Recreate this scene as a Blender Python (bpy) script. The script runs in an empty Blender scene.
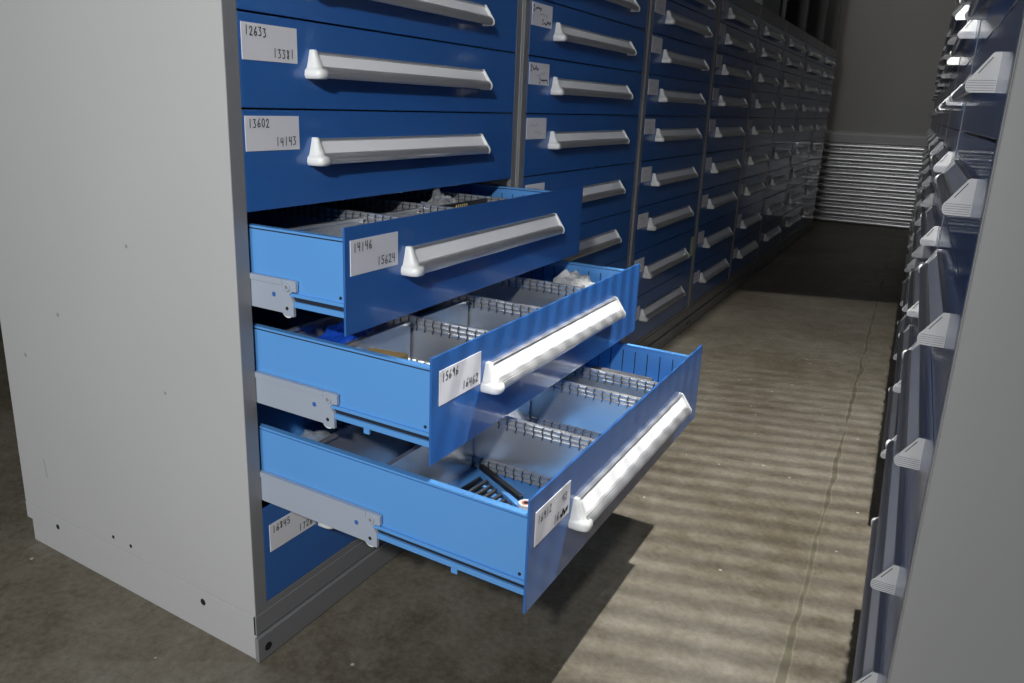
import bpy, math, random
from mathutils import Vector, Matrix
random.seed(7)
S = 0.9144            # one cabinet width in metres; all coordinates below are in cabinet widths
C = bpy.context.scene.collection
sc = bpy.context.scene

# ------------------------------------------------------------------ materials
def mat(name, col, rough=0.5, metal=0.0, spec=0.5, coat=0.0, bump=0.0, bscale=60, var=0.0, vscale=4.0, alpha=1.0, trans=0.0):
    m = bpy.data.materials.new(name); m.use_nodes = True
    nt = m.node_tree; b = nt.nodes['Principled BSDF']
    b.inputs['Base Color'].default_value = (*col, 1)
    b.inputs['Roughness'].default_value = rough
    b.inputs['Metallic'].default_value = metal
    b.inputs['Specular IOR Level'].default_value = spec
    b.inputs['Coat Weight'].default_value = coat
    b.inputs['Coat Roughness'].default_value = 0.08
    b.inputs['Alpha'].default_value = alpha
    b.inputs['Transmission Weight'].default_value = trans
    tc = nt.nodes.new('ShaderNodeTexCoord')
    if var:
        n = nt.nodes.new('ShaderNodeTexNoise'); n.inputs['Scale'].default_value = vscale; n.inputs['Detail'].default_value = 6
        nt.links.new(tc.outputs['Object'], n.inputs['Vector'])
        r = nt.nodes.new('ShaderNodeMapRange'); r.inputs['To Min'].default_value = 1 - var; r.inputs['To Max'].default_value = 1 + var
        nt.links.new(n.outputs['Fac'], r.inputs['Value'])
        mx = nt.nodes.new('ShaderNodeVectorMath'); mx.operation = 'SCALE'
        mx.inputs[0].default_value = col
        nt.links.new(r.outputs['Result'], mx.inputs['Scale'])
        nt.links.new(mx.outputs['Vector'], b.inputs['Base Color'])
    if bump:
        n = nt.nodes.new('ShaderNodeTexNoise'); n.inputs['Scale'].default_value = bscale; n.inputs['Detail'].default_value = 3
        nt.links.new(tc.outputs['Object'], n.inputs['Vector'])
        bp = nt.nodes.new('ShaderNodeBump'); bp.inputs['Strength'].default_value = bump; bp.inputs['Distance'].default_value = 0.004
        nt.links.new(n.outputs['Fac'], bp.inputs['Height']); nt.links.new(bp.outputs['Normal'], b.inputs['Normal'])
    return m

M = {}
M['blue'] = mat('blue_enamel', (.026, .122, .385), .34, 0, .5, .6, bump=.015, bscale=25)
M['sky'] = mat('drawer_box_blue', (.100, .305, .66), .36, 0, .5, .3, bump=.015, bscale=25)  # paler blue for the drawer boxes; fronts use the darker blue
M['groove'] = mat('dark_groove', (.006, .010, .02), .7)
M['grey'] = mat('grey_enamel', (.42, .42, .415), .42, 0, .4, .0, bump=.02, bscale=90, var=.05, vscale=2.5)
M['greyshade'] = mat('grey_enamel_shaded', (.20, .20, .205), .34, 0, .5, .3)  # same grey enamel, darkened so the front faces carry their shade
M['rail'] = mat('grey_slide_steel', (.35, .395, .47), .38, .1, .5)
M['alu'] = mat('brushed_aluminium', (.62, .62, .62), .36, .75)
M['insert'] = mat('white_paper_insert', (.90, .90, .91), .6)
M['cap'] = mat('white_plastic', (.78, .78, .75), .35, 0, .5, .15)
M['zinc'] = mat('galvanised_steel', (.66, .67, .68), .27, .78, var=.2, vscale=14)
M['card'] = mat('label_card', (.74, .73, .76), .7)
M['ink'] = mat('pen_ink', (.03, .03, .04), .6)
M['faint'] = mat('faded_ink', (.36, .36, .39), .6)
M['black'] = mat('black_steel', (.012, .012, .013), .4, 0, .5)
M['hole'] = mat('hole_black', (.006, .006, .006), .8)
M['dark'] = mat('dark_cabinet_inside', (.05, .055, .065), .6)
M['note'] = mat('pale_green_note', (.50, .55, .33), .7)
M['brown'] = mat('tan_cardboard', (.42, .28, .10), .7, var=.15, vscale=20)
M['bluebag'] = mat('blue_plastic_film', (.01, .07, .48), .35, 0, .5, bump=.3, bscale=14)
M['red'] = mat('red_ring', (.62, .25, .22), .5)
M['darkgrey'] = mat('dark_grey_card', (.10, .10, .105), .6)
M['shelf'] = mat('dark_shelf_steel', (.13, .13, .125), .5)
M['bin'] = mat('grey_bin_plastic', (.34, .35, .36), .5)
M['yellow'] = mat('yellow_print', (.65, .55, .25), .6)
M['lampbody'] = mat('lamp_housing', (.05, .05, .05), .6)

def film():
    m = bpy.data.materials.new('clear_plastic_film'); m.use_nodes = True
    nt = m.node_tree; out = nt.nodes['Material Output']; b = nt.nodes['Principled BSDF']
    b.inputs['Base Color'].default_value = (.80, .82, .83, 1); b.inputs['Roughness'].default_value = .12
    b.inputs['Specular IOR Level'].default_value = .9
    tr = nt.nodes.new('ShaderNodeBsdfTransparent'); mx = nt.nodes.new('ShaderNodeMixShader')
    fr = nt.nodes.new('ShaderNodeLayerWeight'); fr.inputs['Blend'].default_value = .35
    mr = nt.nodes.new('ShaderNodeMapRange'); mr.inputs['To Min'].default_value = .10; mr.inputs['To Max'].default_value = .62
    nt.links.new(fr.outputs['Facing'], mr.inputs['Value']); nt.links.new(mr.outputs['Result'], mx.inputs['Fac'])
    nt.links.new(tr.outputs[0], mx.inputs[1]); nt.links.new(b.outputs[0], mx.inputs[2]); nt.links.new(mx.outputs[0], out.inputs['Surface'])
    return m
M['film'] = film()
M['milky'] = mat('milky_plastic', (.62, .62, .60), .35, 0, .5, alpha=.8)

def concrete():
    m = bpy.data.materials.new('concrete_floor'); m.use_nodes = True
    nt = m.node_tree; N = nt.nodes; L = nt.links; b = N['Principled BSDF']
    tc = N.new('ShaderNodeTexCoord')
    def noise(scale, detail=6, rough=.6):
        n = N.new('ShaderNodeTexNoise'); n.inputs['Scale'].default_value = scale; n.inputs['Detail'].default_value = detail; n.inputs['Roughness'].default_value = rough
        L.new(tc.outputs['Object'], n.inputs['Vector']); return n
    n1 = noise(1.6); n2 = noise(14, 8, .7); n3 = noise(70, 4, .7)
    add = N.new('ShaderNodeMath'); add.operation = 'MULTIPLY_ADD'; add.inputs[1].default_value = .7
    L.new(n2.outputs['Fac'], add.inputs[0]); L.new(n1.outputs['Fac'], add.inputs[2])
    add2 = N.new('ShaderNodeMath'); add2.operation = 'MULTIPLY_ADD'; add2.inputs[1].default_value = .6
    L.new(n3.outputs['Fac'], add2.inputs[0]); L.new(add.outputs[0], add2.inputs[2])
    cr = N.new('ShaderNodeValToRGB')
    e = cr.color_ramp.elements
    e[0].color = (.104, .085, .056, 1)
    e[1].color = (.240, .220, .178, 1)
    mr = N.new('ShaderNodeMapRange'); mr.inputs['From Min'].default_value = .0; mr.inputs['From Max'].default_value = 1.62
    L.new(add2.outputs[0], mr.inputs['Value']); L.new(mr.outputs['Result'], cr.inputs['Fac'])
    e[0].position = .575; e[1].position = .86
    # pale chips
    v = N.new('ShaderNodeTexVoronoi'); v.inputs['Scale'].default_value = 13; L.new(tc.outputs['Object'], v.inputs['Vector'])
    lt = N.new('ShaderNodeMath'); lt.operation = 'LESS_THAN'; lt.inputs[1].default_value = .05; L.new(v.outputs['Distance'], lt.inputs[0])
    mx = N.new('ShaderNodeMix'); mx.data_type = 'RGBA'; mx.inputs['B'].default_value = (.5, .48, .42, 1)
    L.new(lt.outputs[0], mx.inputs['Factor']); L.new(cr.outputs['Color'], mx.inputs['A'])
    # wandering crack that runs along the aisle
    sep = N.new('ShaderNodeSeparateXYZ'); L.new(tc.outputs['Object'], sep.inputs[0])
    ln = N.new('ShaderNodeMath'); ln.operation = 'MULTIPLY_ADD'; ln.inputs[1].default_value = -.0265; ln.inputs[2].default_value = .918 * S + .012
    L.new(sep.outputs['Y'], ln.inputs[0])
    nw = N.new('ShaderNodeTexNoise'); nw.noise_dimensions = '1D'; nw.inputs['Scale'].default_value = 5.5; nw.inputs['Detail'].default_value = 6
    L.new(sep.outputs['Y'], nw.inputs['W'])
    wob = N.new('ShaderNodeMath'); wob.operation = 'MULTIPLY_ADD'; wob.inputs[1].default_value = .02; wob.inputs[2].default_value = -.025
    L.new(nw.outputs['Fac'], wob.inputs[0])
    c0 = N.new('ShaderNodeMath'); c0.operation = 'ADD'; L.new(ln.outputs[0], c0.inputs[0]); L.new(wob.outputs[0], c0.inputs[1])
    df = N.new('ShaderNodeMath'); df.operation = 'SUBTRACT'; L.new(sep.outputs['X'], df.inputs[0]); L.new(c0.outputs[0], df.inputs[1])
    ab = N.new('ShaderNodeMath'); ab.operation = 'ABSOLUTE'; L.new(df.outputs[0], ab.inputs[0])
    wd = N.new('ShaderNodeMath'); wd.operation = 'MULTIPLY_ADD'; wd.inputs[1].default_value = .022; wd.inputs[2].default_value = -.0062
    nw2 = N.new('ShaderNodeTexNoise'); nw2.noise_dimensions = '1D'; nw2.inputs['Scale'].default_value = 3.1; nw2.inputs['Detail'].default_value = 3
    L.new(sep.outputs['Y'], nw2.inputs['W']); L.new(nw2.outputs['Fac'], wd.inputs[0])
    ck = N.new('ShaderNodeMath'); ck.operation = 'LESS_THAN'; L.new(ab.outputs[0], ck.inputs[0]); L.new(wd.outputs[0], ck.inputs[1])
    ckf = N.new('ShaderNodeMath'); ckf.operation = 'MULTIPLY'; ckf.inputs[1].default_value = .75; L.new(ck.outputs[0], ckf.inputs[0])
    mx2 = N.new('ShaderNodeMix'); mx2.data_type = 'RGBA'; mx2.inputs['B'].default_value = (.095, .086, .052, 1)
    L.new(ckf.outputs[0], mx2.inputs['Factor']); L.new(mx.outputs['Result'], mx2.inputs['A'])
    # pale scuffed rim of the crack
    wd2 = N.new('ShaderNodeMath'); wd2.operation = 'ADD'; wd2.inputs[1].default_value = .004; L.new(wd.outputs[0], wd2.inputs[0])
    ck2 = N.new('ShaderNodeMath'); ck2.operation = 'LESS_THAN'; L.new(ab.outputs[0], ck2.inputs[0]); L.new(wd2.outputs[0], ck2.inputs[1])
    rim = N.new('ShaderNodeMath'); rim.operation = 'SUBTRACT'; L.new(ck2.outputs[0], rim.inputs[0]); L.new(ck.outputs[0], rim.inputs[1])
    rimf = N.new('ShaderNodeMath'); rimf.operation = 'MULTIPLY'; rimf.use_clamp = True; rimf.inputs[1].default_value = .12
    L.new(rim.outputs[0], rimf.inputs[0])
    mx3 = N.new('ShaderNodeMix'); mx3.data_type = 'RGBA'; mx3.inputs['B'].default_value = (.40, .38, .30, 1)
    L.new(rimf.outputs[0], mx3.inputs['Factor']); L.new(mx2.outputs['Result'], mx3.inputs['A'])
    L.new(mx3.outputs['Result'], b.inputs['Base Color'])
    b.inputs['Roughness'].default_value = .5; b.inputs['Specular IOR Level'].default_value = .35
    bp = N.new('ShaderNodeBump'); bp.inputs['Strength'].default_value = .35; bp.inputs['Distance'].default_value = .004
    L.new(add2.outputs[0], bp.inputs['Height']); L.new(bp.outputs['Normal'], b.inputs['Normal'])
    return m
M['floor'] = concrete()
M['wallup'] = mat('end_wall_paint', (.50, .485, .455), .55, 0, .4, var=.10, vscale=1.2)
M['corr'] = mat('corrugated_sheet', (.62, .62, .61), .33, .75)
M['ledge'] = mat('pale_ledge_paint', (.80, .79, .77), .45)
M['wallside'] = mat('side_wall_paint', (.06, .058, .054), .8)

# ------------------------------------------------------------------ mesh builder
class MB:
    def __init__(s): s.v = []; s.f = []; s.mi = []; s.mats = []; s.smooth = set()
    def m(s, k):
        if k not in s.mats: s.mats.append(k)
        return s.mats.index(k)
    def add(s, verts, faces, k, smooth=False):
        o = len(s.v); i = s.m(k); s.v += [tuple(v) for v in verts]
        for f in faces:
            if smooth: s.smooth.add(len(s.f))
            s.f.append(tuple(o + q for q in f)); s.mi.append(i)
    def box(s, x0, x1, y0, y1, z0, z1, k):
        s.add([(x0,y0,z0),(x1,y0,z0),(x1,y1,z0),(x0,y1,z0),(x0,y0,z1),(x1,y0,z1),(x1,y1,z1),(x0,y1,z1)],
              [(0,3,2,1),(4,5,6,7),(0,1,5,4),(1,2,6,5),(2,3,7,6),(3,0,4,7)], k)
    def prism_y(s, prof, y0, y1, k, edge_k=None, smooth=False):       # prof: list of (x,z), extruded in y
        n = len(prof)
        vs = [(x, y0, z) for x, z in prof] + [(x, y1, z) for x, z in prof]
        for i in range(n):
            j = (i + 1) % n
            s.add([vs[i], vs[j], vs[n + j], vs[n + i]], [(0, 1, 2, 3)], (edge_k or {}).get(i, k), smooth)
        s.add(vs[:n], [tuple(range(n - 1, -1, -1))], k); s.add(vs[n:], [tuple(range(n))], k)
    def prism_x(s, prof, x0, x1, k):                                  # prof: list of (y,z)
        n = len(prof); vs = [(x0, y, z) for y, z in prof] + [(x1, y, z) for y, z in prof]
        fs = [(i, (i + 1) % n, n + (i + 1) % n, n + i) for i in range(n)]
        s.add(vs, fs + [tuple(range(n - 1, -1, -1)), tuple(range(n, 2 * n))], k)
    def cyl(s, a, b, r0, r1, k, n=16, caps=True, smooth=True):
        a = Vector(a); b = Vector(b); d = (b - a).normalized()
        u = d.orthogonal().normalized(); w = d.cross(u)
        vs = []
        for p, r in ((a, r0), (b, r1)):
            for i in range(n):
                t = 2 * math.pi * i / n; vs.append(p + (u * math.cos(t) + w * math.sin(t)) * r)
        s.add(vs, [(i, (i + 1) % n, n + (i + 1) % n, n + i) for i in range(n)], k, smooth)
        if caps:
            s.add(vs[:n], [tuple(range(n - 1, -1, -1))], k); s.add(vs[n:], [tuple(range(n))], k)
    def bar(s, a, b, w, h, k):                                        # rectangular bar between two points
        a = Vector(a); b = Vector(b); d = (b - a).normalized()
        up = Vector((0, 0, 1)) if abs(d.z) < .9 else Vector((1, 0, 0))
        u = d.cross(up).normalized() * (w / 2); t = u.cross(d).normalized() * (h / 2)
        vs = [p + i * u + j * t for p in (a, b) for i, j in ((-1,-1),(1,-1),(1,1),(-1,1))]
        s.add(vs, [(0,1,2,3),(7,6,5,4),(0,4,5,1),(1,5,6,2),(2,6,7,3),(3,7,4,0)], k)
    def data(s, name):
        me = bpy.data.meshes.new(name)
        me.from_pydata([(x * S, y * S, z * S) for x, y, z in s.v], [], s.f)
        for k in s.mats: me.materials.append(M[k])
        for i, p in enumerate(me.polygons):
            p.material_index = s.mi[i]; p.use_smooth = i in s.smooth
        import bmesh
        bm = bmesh.new(); bm.from_mesh(me)
        bmesh.ops.recalc_face_normals(bm, faces=bm.faces)
        bm.to_mesh(me); bm.free()
        return me
    def build(s, name, parent=None, bevel=0, loc=None):
        me = s if isinstance(s, bpy.types.Mesh) else s.data(name)
        return link(name, me, parent, bevel, loc)
def link(name, me, parent=None, bevel=0, loc=None, scale=None):
    o = bpy.data.objects.new(name, me); C.objects.link(o)
    if parent: o.parent = parent
    if loc: o.location = [q * S for q in loc]
    if scale: o.scale = scale
    if bevel:
        b = o.modifiers.new('bevel', 'BEVEL'); b.width = bevel * S; b.segments = 2; b.limit_method = 'ANGLE'; b.angle_limit = math.radians(40)
        b.use_clamp_overlap = True
    return o
def tag(o, label, cat, group=None):
    o['label'] = label; o['category'] = cat
    if group: o['group'] = group
    return o
def empty(name, loc, rz=0):
    o = bpy.data.objects.new(name, None); C.objects.link(o); o.empty_display_size = .05
    o.location = [q * S for q in loc]; o.rotation_euler = (0, 0, rz); return o
def struct(name, mb, bevel=0):
    o = mb.build(name, None, bevel); o['kind'] = 'structure'; return o

# ------------------------------------------------------------------ handwriting
DIG = {'0': [[(.5,1),(.15,.8),(.08,.4),(.3,.03),(.6,.02),(.88,.35),(.85,.75),(.5,1)]],
 '1': [[(.5,1),(.45,0)]],
 '2': [[(.1,.75),(.3,1),(.7,.95),(.75,.65),(.1,.02),(.5,.08),(.9,.03)]],
 '3': [[(.1,.95),(.75,.95),(.4,.6),(.8,.4),(.7,.08),(.1,.02)]],
 '4': [[(.15,1),(.1,.5),(.8,.5)],[(.75,1),(.7,0)]],
 '5': [[(.85,.98),(.25,.95),(.2,.58),(.7,.52),(.8,.2),(.5,0),(.08,.06)]],
 '6': [[(.7,1),(.25,.6),(.1,.2),(.4,0),(.8,.15),(.7,.45),(.2,.35)]],
 '7': [[(.1,.95),(.85,.97),(.4,0)]],
 '8': [[(.75,.85),(.4,1),(.2,.8),(.7,.3),(.5,0),(.2,.15),(.75,.8)]],
 '9': [[(.8,.75),(.5,1),(.15,.75),(.4,.5),(.8,.75),(.75,0)]]}
def write(mb, text, y, z, h, k, x, w=.0013, lean=.0, rise=0.0, mirror=1):
    cw = h * .62
    for i, ch in enumerate(text):
        if ch == ' ': continue
        dz = rise * i + random.uniform(-.08, .08) * h
        for st in DIG[ch]:
            pts = [(y + mirror * (i * cw * 1.12 + px * cw * .85 + lean * pz * h), z + dz + pz * h) for px, pz in st]
            for a, b in zip(pts, pts[1:]):
                stroke(mb, a, b, w, k, x)
def stroke(mb, a, b, w, k, x):
    d = Vector((b[0] - a[0], b[1] - a[1]));
    if d.length < 1e-6: return
    d.normalize(); n = Vector((-d.y, d.x)) * (w / 2); e = d * (w * .35)
    q = [(a[0]-n.x-e.x, a[1]-n.y-e.y), (b[0]-n.x+e.x, b[1]-n.y+e.y), (b[0]+n.x+e.x, b[1]+n.y+e.y), (a[0]+n.x-e.x, a[1]+n.y-e.y)]
    mb.add([(x, *p) for p in q], [(0,1,2,3)], k)
def scribble(mb, y, z, ln, h, k, x, w, n=9):
    pts = [(y + ln * i / n + random.uniform(-.2,.2) * ln / n, z + random.uniform(0, h)) for i in range(n + 1)]
    for a, b in zip(pts, pts[1:]): stroke(mb, a, b, w, k, x)

# ------------------------------------------------------------------ drawer hardware
G = [.118, .3245, .5237, .7073, .8897, 1.0635, 1.2165, 1.3655, 1.498, 1.605]      # gaps between drawer fronts
HB = [.2125, .4005, .6045, .787, .965, 1.119, 1.267, 1.410, 1.528]                # underside of each handle
LB = [.223, .4335, .621, .8075, .9935, 1.1415, 1.2955, 1.437, 1.545]              # underside of each label card
YA, YB = .0315, .9600
FT = .0042                                                                           # front sheet thickness

PROF = [(0,.047),(.0062,.047),(.0078,.0458),(.0078,.0436),(.0056,.0424),(.0050,.0412),(.0192,.0212),
        (.0215,.0208),(.0240,.0202),(.0258,.0184),(.0274,.0176),(.0283,.0158),(.0298,.0148),(.0303,.0130),(.0314,.0118),(.0312,.0100),(.0320,.0084),(.0313,.0068),(.0315,.0052),(.0303,.0038),(.0298,.0020),(.0275,.0006),(.0245,.0004),
        (.0205,.0040),(.0150,.0100),(.0080,.0150),(0,.0160)]
WHITE = {5: 'insert'}
HY0, HY1 = .196, .787
_cache = {}
def handle_mesh():
    if 'h' not in _cache:
        mb = MB(); mb.prism_y(PROF, HY0, HY1, 'alu', WHITE); _cache['h'] = mb.data('handle')
    return _cache['h']
def cap_mesh():
    """bell-shaped plastic end: rounded tapering top on a swollen foot, hollow side butting the rail"""
    if 'c' not in _cache:
        # (height, y outer, y inner, protrusion)
        L = [(-.0016,.1830,.2085,.0295),(.0004,.1802,.2112,.0335),(.0055,.1788,.2124,.0352),(.0115,.1794,.2118,.0345),(.0150,.1812,.2104,.0318),(.0166,.1838,.2090,.0275),
             (.0182,.1848,.2084,.0250),(.0270,.1874,.2070,.0200),(.0390,.1906,.2054,.0142),(.0465,.1922,.2046,.0112),(.0492,.1938,.2034,.0090)]
        K = 12; vs = []; fs = []
        for z, ya, yb, p in L:
            cy, hw = (ya + yb) / 2, (yb - ya) / 2
            ring = [(0, yb, z)]
            for k in range(K + 1):
                t = math.pi * k / K; c_, s_ = math.cos(t), math.sin(t)
                ex = .55
                ring.append((p * (abs(s_) ** ex), cy + hw * math.copysign(abs(c_) ** ex, c_), z))
            ring.append((0, ya, z))
            vs += ring
        n = K + 3
        for r in range(len(L) - 1):
            for i in range(n):
                j = (i + 1) % n; fs.append((r*n+i, r*n+j, (r+1)*n+j, (r+1)*n+i))
        mb = MB(); mb.add(vs, fs, 'cap', True); m_ = len(L)
        mb.add(vs[:n], [tuple(range(n))], 'cap'); mb.add(vs[-n:], [tuple(range(n))], 'cap')
        _cache['c'] = mb.data('handle_end_cap')
    return _cache['c']
def plate_mesh():
    """flat end plate at the other end of the rail: slit along the slope, fine ribs on the lip"""
    if 'p' not in _cache:
        P = [(0,.0478),(.0070,.0478),(.0090,.0465),(.0285,.0180),(.0312,.0150),(.0328,.0105),(.0326,.0050),(.0305,.0008),(.0270,-.0006),(0,-.0006)]
        mb = MB(); mb.prism_y(P, HY1, HY1 + .0030, 'cap')
        y = HY1 + .0030
        mb.bar((.0085, y, .0415), (.0210, y, .0225), .0010, .0010, 'ink')
        for k in range(5): mb.box(.0008, .0318 - (.0016 if k in (0, 4) else 0), y, y + .0006, .0016 + .0030 * k, .0024 + .0030 * k, 'faint')
        _cache['p'] = mb.data('handle_end_cap')
    return _cache['p']

LY = [.0455, .0505, .0515, .0445, .0350, .0365, .0380, .0380, .0380]
def card(parent, x, i, kind, top='', bot=''):
    mb = MB(); y0 = LY[i]; y1, h, zb = y0 + .1245, .0585, LB[i]
    mb.box(x, x + .0012, y0, y1, zb, zb + h, 'card')
    xf = x + .0016
    if kind == 'pen':
        write(mb, top, y0 + .007, zb + h - .0195, .0140, 'ink', xf, .0018)
        write(mb, bot, y1 - .008 - len(bot) * .0140 * .694, zb + .0075, .0145, 'ink', xf, .0018)
    elif kind == 'struck':
        write(mb, top, y0 + .007, zb + h - .0225, .0140, 'ink', xf, .0015)
        write(mb, '42', y1 - .030, zb + h - .0260, .0140, 'ink', xf, .0014)
        write(mb, '16', y1 - .058, zb + .0060, .0140, 'ink', xf, .0018)
        scribble(mb, y1 - .034, zb + .0055, .026, .0145, 'ink', xf, .0042, 12)
    elif kind == 'bold':
        write(mb, '2', y0 + .006, zb + h - .022, .016, 'ink', xf, .0028)
        scribble(mb, y0 + .018, zb + h - .020, .036, .011, 'ink', xf, .0036)
        scribble(mb, y0 + .045, zb + .024, .050, .012, 'faint', xf, .0018)
        write(mb, '2', y1 - .062, zb + .006, .013, 'ink', xf, .0028)
        scribble(mb, y1 - .050, zb + .006, .042, .010, 'ink', xf, .0040)
    elif kind == 'faint':
        scribble(mb, y0 + .02, zb + .036, .05, .010, 'faint', xf, .0014)
        scribble(mb, y0 + .05, zb + .010, .05, .012, 'faint', xf, .0014)
    o = mb.build('label_card', parent); o['label'] = 'white label card with handwritten marks' if kind else 'white label card'
    return o

def drawer(cab, i, ext=0.0, box=False, label=None, depth=.70, hardware=True):
    zb, zt = G[i] + .0016, G[i + 1] - .0016
    mb = MB(); e = ext
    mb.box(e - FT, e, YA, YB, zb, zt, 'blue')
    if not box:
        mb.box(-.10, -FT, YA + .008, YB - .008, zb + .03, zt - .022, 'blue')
    else:
        ys, yf = YA + .0075, YB - .0075            # outer faces of the box sides
        z0, z1 = zb + .031, zt - (.0315 if i == 1 else .0195)             # underside and rim
        xb, xf = e - depth, e - FT
        fl = z0 + .012
        T = .005
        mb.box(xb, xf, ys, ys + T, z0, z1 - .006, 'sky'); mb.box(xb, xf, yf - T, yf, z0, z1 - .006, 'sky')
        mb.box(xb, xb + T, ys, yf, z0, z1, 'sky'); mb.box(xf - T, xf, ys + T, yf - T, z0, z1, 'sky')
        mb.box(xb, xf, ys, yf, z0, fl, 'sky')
        # rolled rims: dark seam below a light lip
        for yy, sg in ((ys, 1), (yf, -1)):
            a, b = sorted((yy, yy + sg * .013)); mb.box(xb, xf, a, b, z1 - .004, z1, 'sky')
            a, b = sorted((yy + sg * .0006, yy + sg * .006)); i != 1 and mb.box(xb, xf - .001, a, b, z1 - .0068, z1 - .0038, 'groove')
            # runner moulding along the foot of the side
            a, b = sorted((yy - sg * .0052, yy + sg * .001))
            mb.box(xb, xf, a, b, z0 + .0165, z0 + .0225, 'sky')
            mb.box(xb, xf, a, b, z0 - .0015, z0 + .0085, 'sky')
            a, b = sorted((yy - sg * .0012, yy + sg * .001)); mb.box(xb, xf, a, b, z0 + .0085, z0 + .0165, 'groove')
            a, b = sorted((yy - sg * .004, yy)); mb.box(e - .14, e - .128, a, b, z0 - .012, z0 - .001, 'sky')
        # pressed grooves on the inside of both box sides
        x = xf - .03
        while x > xb + .03:
            mb.box(x - .0012, x + .0012, yf - T - .0008, yf - T + .0006, z0 + .03, z1 - .018, 'groove')
            mb.box(x - .0012, x + .0012, ys + T - .0006, ys + T + .0008, z0 + .03, z1 - .018, 'groove')
            x -= .0335
        for yy in (ys, yf): mb.cyl((xf - .012, yy - .0012 if yy == ys else yy + .0012, z0 + .030), (xf - .012, yy, z0 + .030), .0028, .0028, 'groove', 10)
    d = mb.build('drawer', cab, .0012)
    h = link('handle', handle_mesh(), d, 0, (e, 0, HB[i])); h['label'] = 'aluminium handle rail with a white paper insert'
    c = link('handle_end_cap', cap_mesh(), d, 0, (e, 0, HB[i])); c['label'] = 'white bell-shaped plastic end cap'
    c = link('handle_end_cap', plate_mesh(), d, 0, (e, 0, HB[i])); c['label'] = 'flat white end plate with a slit'
    if label is not None: card(d, e, i, *label)
    return d

def partition(d, x0, x1, y, z0, z1, slots=True):
    mb = MB()
    mb.box(x0, x1, y, y + .003, z0, z1, 'zinc')
    for zc in (z1 - .0035, z1 - .0125, z1 - .0215, z0 + .022, z0 + .013, z0 + .004):      # rolled beads
        n = 8; pr = [(y + .0015 + .0052 * math.cos(2*math.pi*k/n), zc + .0042 * math.sin(2*math.pi*k/n)) for k in range(n)]
        mb.prism_x(pr, x0, x1, 'zinc')
    if slots:
        x = x1 - .012
        while x > x0 + .01:
            for za, hh in ((z1 - .0275, .027), (z0, .026)):
                yo = y - .0046
                mb.bar((x, yo, za), (x + .0022, yo, za + hh * .35), .0015, .0015, 'groove')
                mb.bar((x + .0022, yo, za + hh * .35), (x - .0004, yo, za + hh * .65), .0015, .0015, 'groove')
                mb.bar((x - .0004, yo, za + hh * .65), (x + .002, yo, za + hh), .0015, .0015, 'groove')
            x -= .0192
    o = mb.build('partition', d); o['label'] = 'galvanised partition plate with slotted beaded edges'; return o
def divider(d, x, y0, y1, z0, z1):
    mb = MB(); mb.box(x, x + .0028, y0, y1, z0, z1, 'zinc')
    mb.box(x - .0035, x + .0062, y0, y1, z1 - .006, z1, 'zinc')
    o = mb.build('divider', d, .0008); o['label'] = 'plain galvanised cross divider'; return o

def slide(cab, L, i, y0, y1):
    zb = G[i] + .0155; zt = zb + .0625
    mb = MB()
    prof = [(-.60, zt), (L - .004, zt), (L, zt - .004), (L, zt - .018), (L - .012, zt - .021), (L - .016, zt - .026), (L - .007, zt - .036), (L - .007, zb - .001), (L - .026, zb - .002), (L - .034, zb + .003), (-.60, zb + .003)]
    mb.prism_y(prof, y0, y1, 'rail')
    mb.prism_y([(-.60, zt), (L - .030, zt), (L - .030, zt - .010), (-.60, zt - .010)], y0 - .0022, y0, 'rail')
    mb.cyl((L - .052, y0 - .0004, zb + .033), (L - .052, y0 + .001, zb + .033), .0044, .0044, 'blue', 12)
    mb.cyl((L - .022, y0 - .0004, zb + .012), (L - .022, y0 + .001, zb + .012), .0034, .0034, 'hole', 12)
    o = mb.build('slide_rail', cab, .0008); o['label'] = 'grey steel telescopic slide rail'
    r = MB(); r.cyl((L - .018, y0 - .004, zt - .0115), (L - .018, y0, zt - .0115), .0072, .0078, 'rail', 18)
    r.cyl((L - .018, y0 - .0048, zt - .0115), (L - .018, y0 - .004, zt - .0115), .0032, .0036, 'alu', 12)
    r.box(L - .030, L + .001, y0 - .0018, y1, zt - .019, zt - .0006, 'rail')
    r.build('stop_block', o, .0008)
    w = MB(); w.cyl((L - .022, y0 + .0012, zb + .0085), (L - .022, y1 + .0015, zb + .0085), .0135, .0135, 'cap', 20)
    w2 = w.build('roller', o); w2['label'] = 'white plastic roller'
    return o

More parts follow.
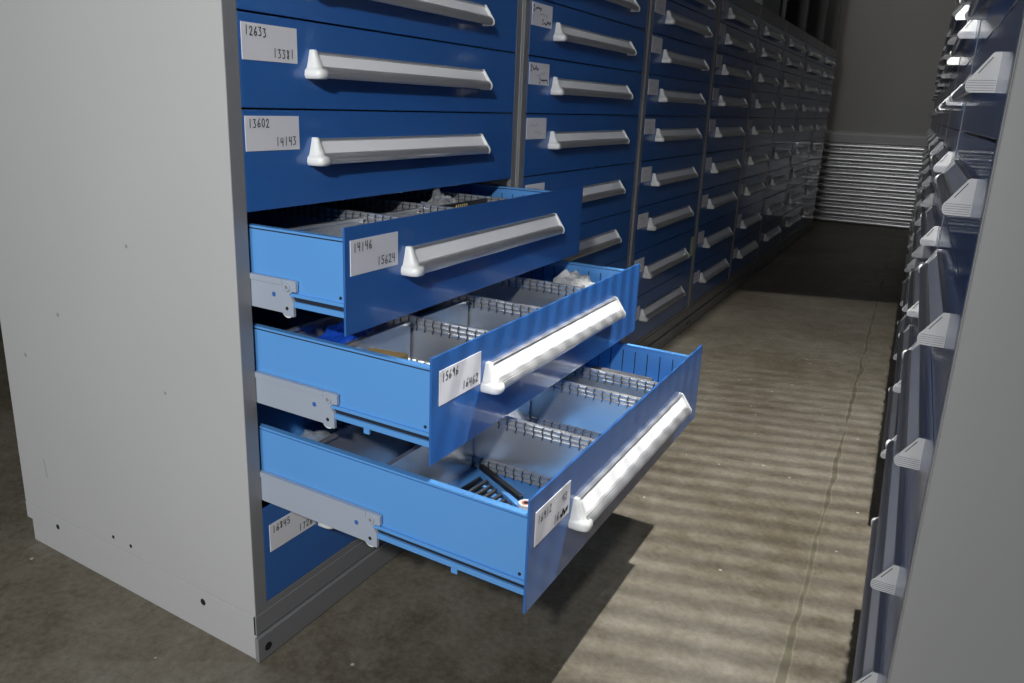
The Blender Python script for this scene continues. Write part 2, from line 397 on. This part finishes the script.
def cabinet_shell(cab, marks=False, depth=.80, head=True):
    b = MB(); top = 1.672
    b.box(-depth, -.0006, 0, .010, .103, top, 'grey'); b.box(-depth, -.0006, .990, 1, .103, top, 'grey')
    b.box(-depth, -depth + .008, .010, .990, .103, top, 'grey'); b.box(-depth, 0, .010, .990, top - .010, top, 'grey')
    b.box(-depth + .008, -.014, .010, .990, .103, .112, 'dark')
    b.box(-.012, 0, .0012, .0305, .103, top, 'greyshade'); b.box(-.012, 0, .9612, .9988, .103, top, 'greyshade')
    b.box(-.012, .0010, .9850, .9980, .103, top, 'grey')
    b.box(-.016, 0, .0305, .9612, G[-1], top - .010, 'grey'); b.box(-.03, 0, .0305, .9612, .103, G[0], 'greyshade')
    if marks:
        for px, pz, r in ((-.30, .80, .004), (-.56, .62, .005), (-.22, .52, .0035), (-.71, .50, .005)):
            b.cyl((px, -.0004, pz), (px, .0002, pz), r, r, 'scuff', 12)
        b.bar((-.692, -.0004, .245), (-.686, -.0004, .20), .0012, .0022, 'scuff')
    b.build('body', cab, .0018)
    k = MB()
    k.box(-depth, 0, -.001, 1.001, .060, .1025, 'grey'); k.box(-depth + .015, -.002, .002, .998, .0, .062, 'grey')
    k.box(-.002, .0075, -.0035, .9995, .002, .056, 'greyshade')
    k.box(-.006, .0015, -.001, 1.001, .060, .1025, 'greyshade')
    if True:
        k.cyl((.0071, .0215, .0255), (.0081, .0215, .0255), .0088, .0088, 'hole', 18)
        k.cyl((.0071, .9785, .0255), (.0081, .9785, .0255), .0088, .0088, 'hole', 18)
        for yy in (-.0014, 1.0004):
            for px, pz, r in ((-.667, .076, .0065), (-.153, .076, .0075)):
                k.cyl((px, yy, pz), (px, yy + .001, pz), r, r, 'hole', 14)
    if marks:
        for px, pz in ((-.446, .125), (-.384, .124)): k.cyl((px, -.0006, pz), (px, .0004, pz), .0042, .0042, 'hole', 12)
    k.build('base', cab, .0012)
M['scuff'] = mat('scuff_mark', (.27, .27, .265), .6)

# ------------------------------------------------------------------ left row
YL = [0, 1.0, 1.972, 2.908, 3.763, 4.554, 5.400, 6.306, 7.13]
GL = 'drawer cabinets of the left row'
LAB_L = ['grey steel drawer cabinet standing foremost with three blue drawers pulled open',
         'closed blue drawer cabinet behind the open drawers, bold black marks on its labels',
         'closed blue drawer cabinet with a pale green note stuck near its right edge',
         'closed dark blue drawer cabinet next past the one with the pale green note',
         'shadowed drawer cabinet fifth along the left row, the last before the dark shelves begin above',
         'dark drawer cabinet under the first, nearest shelf opening of the left row',
         'dark drawer cabinet under the middle shelf opening of the left row',
         'dark drawer cabinet ending the left row, closest to the end wall']
EXT = {3: .2163, 2: .3879, 1: .5680}
PEN = {5: ('12633', '13381'), 4: ('13602', '14143'), 3: ('14146', '15624'), 2: ('15696', '16462'), 1: ('16912', ''), 0: ('16845', '1726')}
opened = {}
for c in range(8):
    cab = empty('drawer_cabinet', (0, YL[c], 0)); tag(cab, LAB_L[c], 'cabinet', GL)
    w = YL[c + 1] - YL[c] - .003
    cab.scale = (1, w, 1)
    cabinet_shell(cab, marks=(c == 0))
    for i in range(9):
        if c == 0:
            e = EXT.get(i, 0)
            lab = ('struck' if i == 1 else 'pen', *PEN[i]) if i in PEN else ('faint',)
            opened[i] = drawer(cab, i, e, box=(i <= 5), label=lab)
        else:
            kind = 'bold' if (c == 1 and i in (6, 5)) else 'faint'
            if c >= 5 and (i + c) % 3 == 0: lab = None
            else: lab = (kind,)
            drawer(cab, i, 0, False, lab)
    if c == 0:
        for i, L in ((3, .107), (2, .1935), (1, .2845)):
            slide(cab, L, i, .0318, .0372)
            o = slide(cab, L, i, .9545, .9595)

# partitions and dividers of the three open drawers
def interior(i): return G[i] + .0445, G[i + 1] - .0016 - .024
for i, ys, xs in ((1, (.330, .578, .690), (.285, .130)), (2, (.277, .487, .712), (.168, .030)), (3, (.317, .510, .742), (.018,))):
    e = EXT[i]; z0, z1 = interior(i)
    cuts = [YA + .0135] + list(ys) + [YB - .0135]
    for y in ys: partition(opened[i], e - .68, e - .020, y, z0 + .001, z1)
    for n, x in enumerate(xs):
        for q in range(len(cuts) - 1):
            if (i == 1 and q == 2): continue
            if n == 0 and q > 1: continue
            divider(opened[i], x, cuts[q] + .007, cuts[q + 1] - .006, z0 + .001, z1 - .008)

# ------------------------------------------------------------------ right row (slightly turned)
A0, TH, YR = 1.0596, .0262, .0785
dirR = Vector((-math.sin(TH), math.cos(TH), 0))
LAB_R = ['drawer cabinet nearest on the right, showing its tall plain grey side panel',
         'dark blue drawer cabinet just beyond the plain grey side panel on the right',
         'drawer cabinet third along the right row, counted from the large grey side panel',
         'drawer cabinet fourth along the right row, counted from the large grey side panel',
         'drawer cabinet fifth along the right row, counted from the large grey side panel',
         'drawer cabinet in the right row, third from the end wall',
         'drawer cabinet in the right row, second from the end wall',
         'drawer cabinet ending the right row, closest to the end wall']
WR = .968
for c in range(8):
    s = YR + (c + 1) * WR
    p = Vector((A0, 0, 0)) + dirR * s
    cab = empty('drawer_cabinet', p, math.pi + TH); tag(cab, LAB_R[c], 'cabinet', 'drawer cabinets of the right row')
    cab.scale = (1, WR - .003, 1)
    cabinet_shell(cab)
    for i in range(9): drawer(cab, i, 0, False, None)

# ------------------------------------------------------------------ things in the drawers
def crumple(name, loc, size, k, seed, label, cat, amp=.35, sub=4):
    import bmesh
    from mathutils import noise
    bm = bmesh.new(); bmesh.ops.create_icosphere(bm, subdivisions=sub, radius=1)
    off = Vector((seed * 7.3, seed * 3.1, seed * 1.7))
    for v in bm.verts:
        p = v.co.copy()
        n = noise.noise(p * 1.7 + off) * .7 + (abs(noise.noise(p * 3.4 + off)) - .25) * .9 + (abs(noise.noise(p * 8 + off)) - .2) * .3
        q = p * (1 + amp * n)
        v.co = Vector((q.x * size[0], q.y * size[1], max(q.z, -.75) * size[2] + .75 * size[2])) * S
    me = bpy.data.meshes.new(name); bm.to_mesh(me); bm.free(); me.materials.append(M[k])
    o = link(name, me, None, 0, loc); return tag(o, label, cat)
f1, r1 = interior(1); f2, r2 = interior(2); f3, r3 = interior(3)
crumple('plastic_bag', (.035, .155, f1 + .001), (.070, .080, .040), 'film', 1, 'crumpled clear plastic bag in the rear compartment of the lowest open drawer', 'bag')
crumple('plastic_bag', (-.005, .625, f3 + .001), (.042, .080, .070), 'film', 2, 'clear plastic bag sticking up over the rim of the top open drawer', 'bag', .4)
crumple('plastic_bag', (.265, .828, f2 + .001), (.070, .080, .064), 'milky', 3, 'pale plastic bag at the far end of the middle open drawer', 'bag', .4)
crumple('plastic_bag', (.100, .168, f2 + .001), (.050, .080, .062), 'bluebag', 4, 'bright blue plastic bag in the middle open drawer', 'bag', .25)
b = MB(); b.box(0, .075, 0, .060, 0, .088, 'brown'); b.box(.001, .074, .001, .059, .088, .0895, 'brown')
o = b.build('cardboard_box', None, .0012, (.195, .072, f2 + .001)); o.rotation_euler.z = .15
tag(o, 'small tan cardboard box in the middle open drawer', 'box')
b = MB(); b.box(0, .150, 0, .055, 0, .085, 'darkgrey'); b.box(-.002, .152, -.002, .057, .080, .094, 'darkgrey')
o = b.build('flat_box', None, .0015, (.345, .748, f1 + .001)); tag(o, 'dark grey lidded box at the far end of the lowest open drawer', 'box')
b = MB(); b.box(0, .085, 0, .125, 0, .060, 'black'); b.box(-.003, .088, -.003, .128, .050, .062, 'black')
o = b.build('black_box', None, .0015, (-.10, .345, f3 + .001)); tag(o, 'black box in the back of the top open drawer', 'box')
# bundle of rods
for n in range(13):
    tip = Vector((.328 + n * .0082, .284 - n * .0040 + random.uniform(-.012, .008), f1 + .0052 + .0075 * (n % 2)))
    d = Vector((.10, .99, 0)).normalized(); L = tip.y - .070 - random.uniform(0, .02)
    a = tip - d * L
    rb = MB(); rb.cyl((0,0,0), d * (L - .004), .0042, .0042, 'black', 6, True, False); rb.cyl(d * (L - .004), d * L, .0046, .0026, 'black', 6, True, False)
    o = rb.build('steel_rod', None, 0, a); tag(o, 'thin black rod lying in the bundle on the floor of the lowest open drawer', 'rod', 'black rods in the lowest open drawer')
b = MB(); b.bar((0,0,0), (.132, -.076, .006), .011, .009, 'black')
o = b.build('steel_bar', None, .001, (.312, .318, f1 + .0135)); tag(o, 'long black bar lying diagonally beside the bundle of rods', 'bar')
b = MB(); b.cyl((0,0,0), (0,0,.117), .0118, .0118, 'cap', 24); b.cyl((0,0,.117), (0,0,.1175), .0070, .0070, 'red', 20); b.cyl((0,0,.1175), (0,0,.1179), .0040, .0040, 'hole', 16)
o = b.build('plastic_tube', None, 0, (.538, .076, f1 + .001)); tag(o, 'white tube with a red-ringed end in the front corner of the lowest open drawer', 'tube')
b = MB(); b.box(0, .006, 0, .210, 0, .1085, 'black')
for n in range(6): b.box(.0055, .0065, .070 + n*.009, .075 + n*.009, .096, .105, 'yellow')
o = b.build('black_strip', None, .0008, (.055, .520, f3 + .001)); tag(o, 'black strip with small yellow marks at the front of the top open drawer', 'strip')
# note on the third cabinet
b = MB(); b.box(0, .0012, 0, .052, 0, .098, 'note')
o = b.build('sticky_note', None, 0, (.0005, 2.822, .387)); tag(o, 'pale green note stuck to a closed drawer of the left row', 'note')

# ------------------------------------------------------------------ shelves above the far cabinets
su = empty('shelf_unit', (-.02, 4.57, 1.673)); tag(su, 'dark open shelf unit standing on top of the far cabinets of the left row', 'shelf')
ys = [0, .83, 1.735, 2.555]
for y in ys:
    m = MB(); m.box(-.55, 0, y - (.0 if y == 0 else .02), y + .02, .012, .75, 'shelf'); m.build('upright', su, .002)
m = MB(); m.box(-.55, 0, 0, 2.575, 0, .012, 'shelf'); m.build('bottom_panel', su)
m = MB(); m.box(-.55, 0, 0, 2.575, .75, .762, 'shelf'); m.build('top_panel', su)
m = MB(); m.box(-.56, -.55, 0, 2.575, 0, .762, 'shelf'); m.build('back_panel', su)
m = MB()
m.box(-.4, 0, .0, .008, 0, .22, 'bin'); m.box(-.4, 0, .492, .50, 0, .22, 'bin'); m.box(-.4, -.392, 0, .5, 0, .22, 'bin'); m.box(-.008, 0, 0, .5, 0, .15, 'bin'); m.box(-.4, 0, 0, .5, 0, .008, 'bin')
m.box(-.008, .008, 0, .5, .142, .155, 'bin')
o = m.build('storage_bin', None, .003, (-.04, 3.98, 1.673)); tag(o, 'grey open storage bin on top of the cabinet before the dark shelves', 'bin')

# ------------------------------------------------------------------ setting
m = MB(); m.box(-4.2, 4.2, -5.2, 8.2, -.02, 0, 'floor'); fl = struct('floor', m)
m = MB(); YW = 7.9
m.box(-4.2, 4.2, YW, YW + .1, .93, 3.3, 'wallup')
# horizontally corrugated lower wall
P = []; pitch = .0705; z = 0
while z < .835:
    for dz, dy in ((0, .002), (.003, .014), (.010, .021), (.020, .0235), (.032, .0235), (.043, .021), (.051, .014), (.054, .002), (.056, -.018), (.0690, -.018)): P.append((YW - .020 - dy, min(z + dz, .84)))
    z += pitch
K = len(P) - 1
vs = []; fs = []
for y, zz in P: vs += [(-4.2, y, zz), (4.2, y, zz)]
for q in range(K): fs.append((2*q, 2*q+1, 2*q+3, 2*q+2))
m.add(vs, fs, 'corr', True)
m.box(-4.2, 4.2, YW + .0, YW + .1, 0, .93, 'corr')
m.prism_x([(YW, .945), (YW - .03, .93), (YW - .035, .905), (YW - .028, .872), (YW - .02, .842), (YW, .838)], -4.2, 4.2, 'ledge')
struct('wall_back', m)
m = MB(); m.box(-4.3, -4.2, -5.2, 8.2, 0, 3.3, 'wallside'); struct('wall_left', m)
m = MB(); m.box(4.2, 4.3, -5.2, 8.2, 0, 3.3, 'wallside'); struct('wall_right', m)
m = MB(); m.box(-4.2, 4.2, -5.2, 8.2, 3.3, 3.4, 'wallside'); struct('ceiling', m)
m = MB(); m.box(-4.2, 4.2, -5.3, -5.2, 0, 3.3, 'wallside'); struct('wall_front', m)
m = MB()
for xa, xb, za, zb_ in ((-.43, -.35, .77, 2.13), (.85, .93, .77, 2.13), (-.43, .93, .77, .85), (-.43, .93, 2.05, 2.13)): m.box(xa, xb, -5.2, -5.15, za, zb_, 'shelf')
struct('rear_fill_frame', m)  # frame added around the fill light; the wall behind stays solid
m = MB(); m.box(0, .05, -.006, 0, 0, .075, 'bin'); m.box(.012, .038, -.009, -.006, .02, .055, 'darkgrey')
o = m.build('wall_plate', None, .002, (-.165, YW, 1.18)); tag(o, 'small grey plate on the end wall near the left row', 'wall plate')

# lamp, its light striped by an added unseen housing and louvre above the aisle
LX_, LY_, LZ_ = 1.0, 1.06, 2.40
lamp = empty('ceiling_light', (LX_, LY_, LZ_)); tag(lamp, 'unseen lamp above the aisle, slats added to stripe its light', 'lamp')
x0, x1, y0, y1, zl = -.121, .10, -.36, .40, -.30
TS = math.tan(math.radians(17))                       # the louvre blades run askew across the housing
def blade(m, ya_, yb_, xa, xb, za, zb_):
    P = [(xa, ya_ + TS * xa), (xb, ya_ + TS * xb), (xb, yb_ + TS * xb), (xa, yb_ + TS * xa)]
    m.add([(x, y, za) for x, y in P] + [(x, y, zb_) for x, y in P], [(0,3,2,1),(4,5,6,7),(0,1,5,4),(1,2,6,5),(2,3,7,6),(3,0,4,7)], 'lampbody')
m = MB()
blade(m, y0, y1, x0 - .01, x0, zl, .08); blade(m, y0, y1, x1, x1 + .01, zl, .08)
blade(m, y0 - .01, y0, x0 - .01, x1 + .01, zl, .08); blade(m, y1, y1 + .01, x0 - .01, x1 + .01, zl, .08)
blade(m, y0 - .01, y1 + .01, x0 - .01, x1 + .01, .08, .09); m.build('housing', lamp)
m = MB(); pt = .0106; q = y0 + pt / 2
while q < y1:
    blade(m, q - pt * .22, q + pt * .22, x0, x1, zl, zl + .0015); q += pt
m.build('stripe_louvre', lamp)
m = MB(); m.cyl((0, 0, .09), (0, 0, 3.3 - LZ_), .008, .008, 'lampbody', 10); m.build('rod', lamp)

def light(name, kind, loc, energy, color=(1,1,1), target=None, **kw):
    l = bpy.data.lights.new(name, kind); l.energy = energy; l.color = color
    for k, v in kw.items(): setattr(l, k, v)
    o = bpy.data.objects.new(name, l); C.objects.link(o); o.location = [q * S for q in loc]
    if target:
        d = Vector([q * S for q in target]) - o.location; o.rotation_euler = d.to_track_quat('-Z', 'Y').to_euler()
    return o
light('bulb', 'POINT', (LX_, LY_, LZ_), 390, (1, .99, .96), shadow_soft_size=.0055 * S)
light('key_lamp', 'SPOT', (1.22, -2.0, 2.05), 165, (.97, .985, 1), (-.42, .15, .65), shadow_soft_size=.06, spot_size=math.radians(64), spot_blend=1.0)
light('rear_fill', 'AREA', (.25, -5.18, 1.45), 96, (.95, .97, 1), (.25, 2, 1.2), shape='RECTANGLE', size=1.2, size_y=1.2)  # added fill from behind the camera, no real window there

light('end_fill', 'AREA', (.40, 6.2, 3.2), 2.0, (1, .98, .95), (.40, 7.2, 0), shape='DISK', size=.5)  # fill added to brighten the end wall and far floor
w = bpy.data.worlds.new('World'); sc.world = w; w.use_nodes = True
w.node_tree.nodes['Background'].inputs[0].default_value = (.5, .52, .55, 1); w.node_tree.nodes['Background'].inputs[1].default_value = .02

# ------------------------------------------------------------------ camera (solved from the photograph)
cx, cy, cz, yaw, pit, rol, f = 1.01065946, -.867078292, 1.08291870, .525005347, .264182741, .0349434487, 752.710283
ox, oy = 491.8329435, 308.779676
fw = Vector((-math.sin(yaw) * math.cos(pit), math.cos(yaw) * math.cos(pit), -math.sin(pit)))
rt = Vector((math.cos(yaw), math.sin(yaw), 0)); up = rt.cross(fw)
r2 = math.cos(rol) * rt + math.sin(rol) * up; u2 = -math.sin(rol) * rt + math.cos(rol) * up
cam = bpy.data.cameras.new('camera'); co = bpy.data.objects.new('camera', cam); C.objects.link(co)
mw = Matrix((( r2.x, u2.x, -fw.x, cx * S), (r2.y, u2.y, -fw.y, cy * S), (r2.z, u2.z, -fw.z, cz * S), (0, 0, 0, 1)))
co.matrix_world = mw
cam.sensor_width = 36; cam.sensor_fit = 'HORIZONTAL'; cam.lens = f / 1024 * 36
cam.shift_x = (512 - ox) / 1024; cam.shift_y = (oy - 341.5) / 1024
cam.clip_start = .02; cam.clip_end = 100
sc.camera = co
sc.view_settings.view_transform = 'Standard'; sc.view_settings.look = 'None'; sc.view_settings.gamma = 1; sc.view_settings.use_curve_mapping = False
sc.view_settings.exposure = 0.12
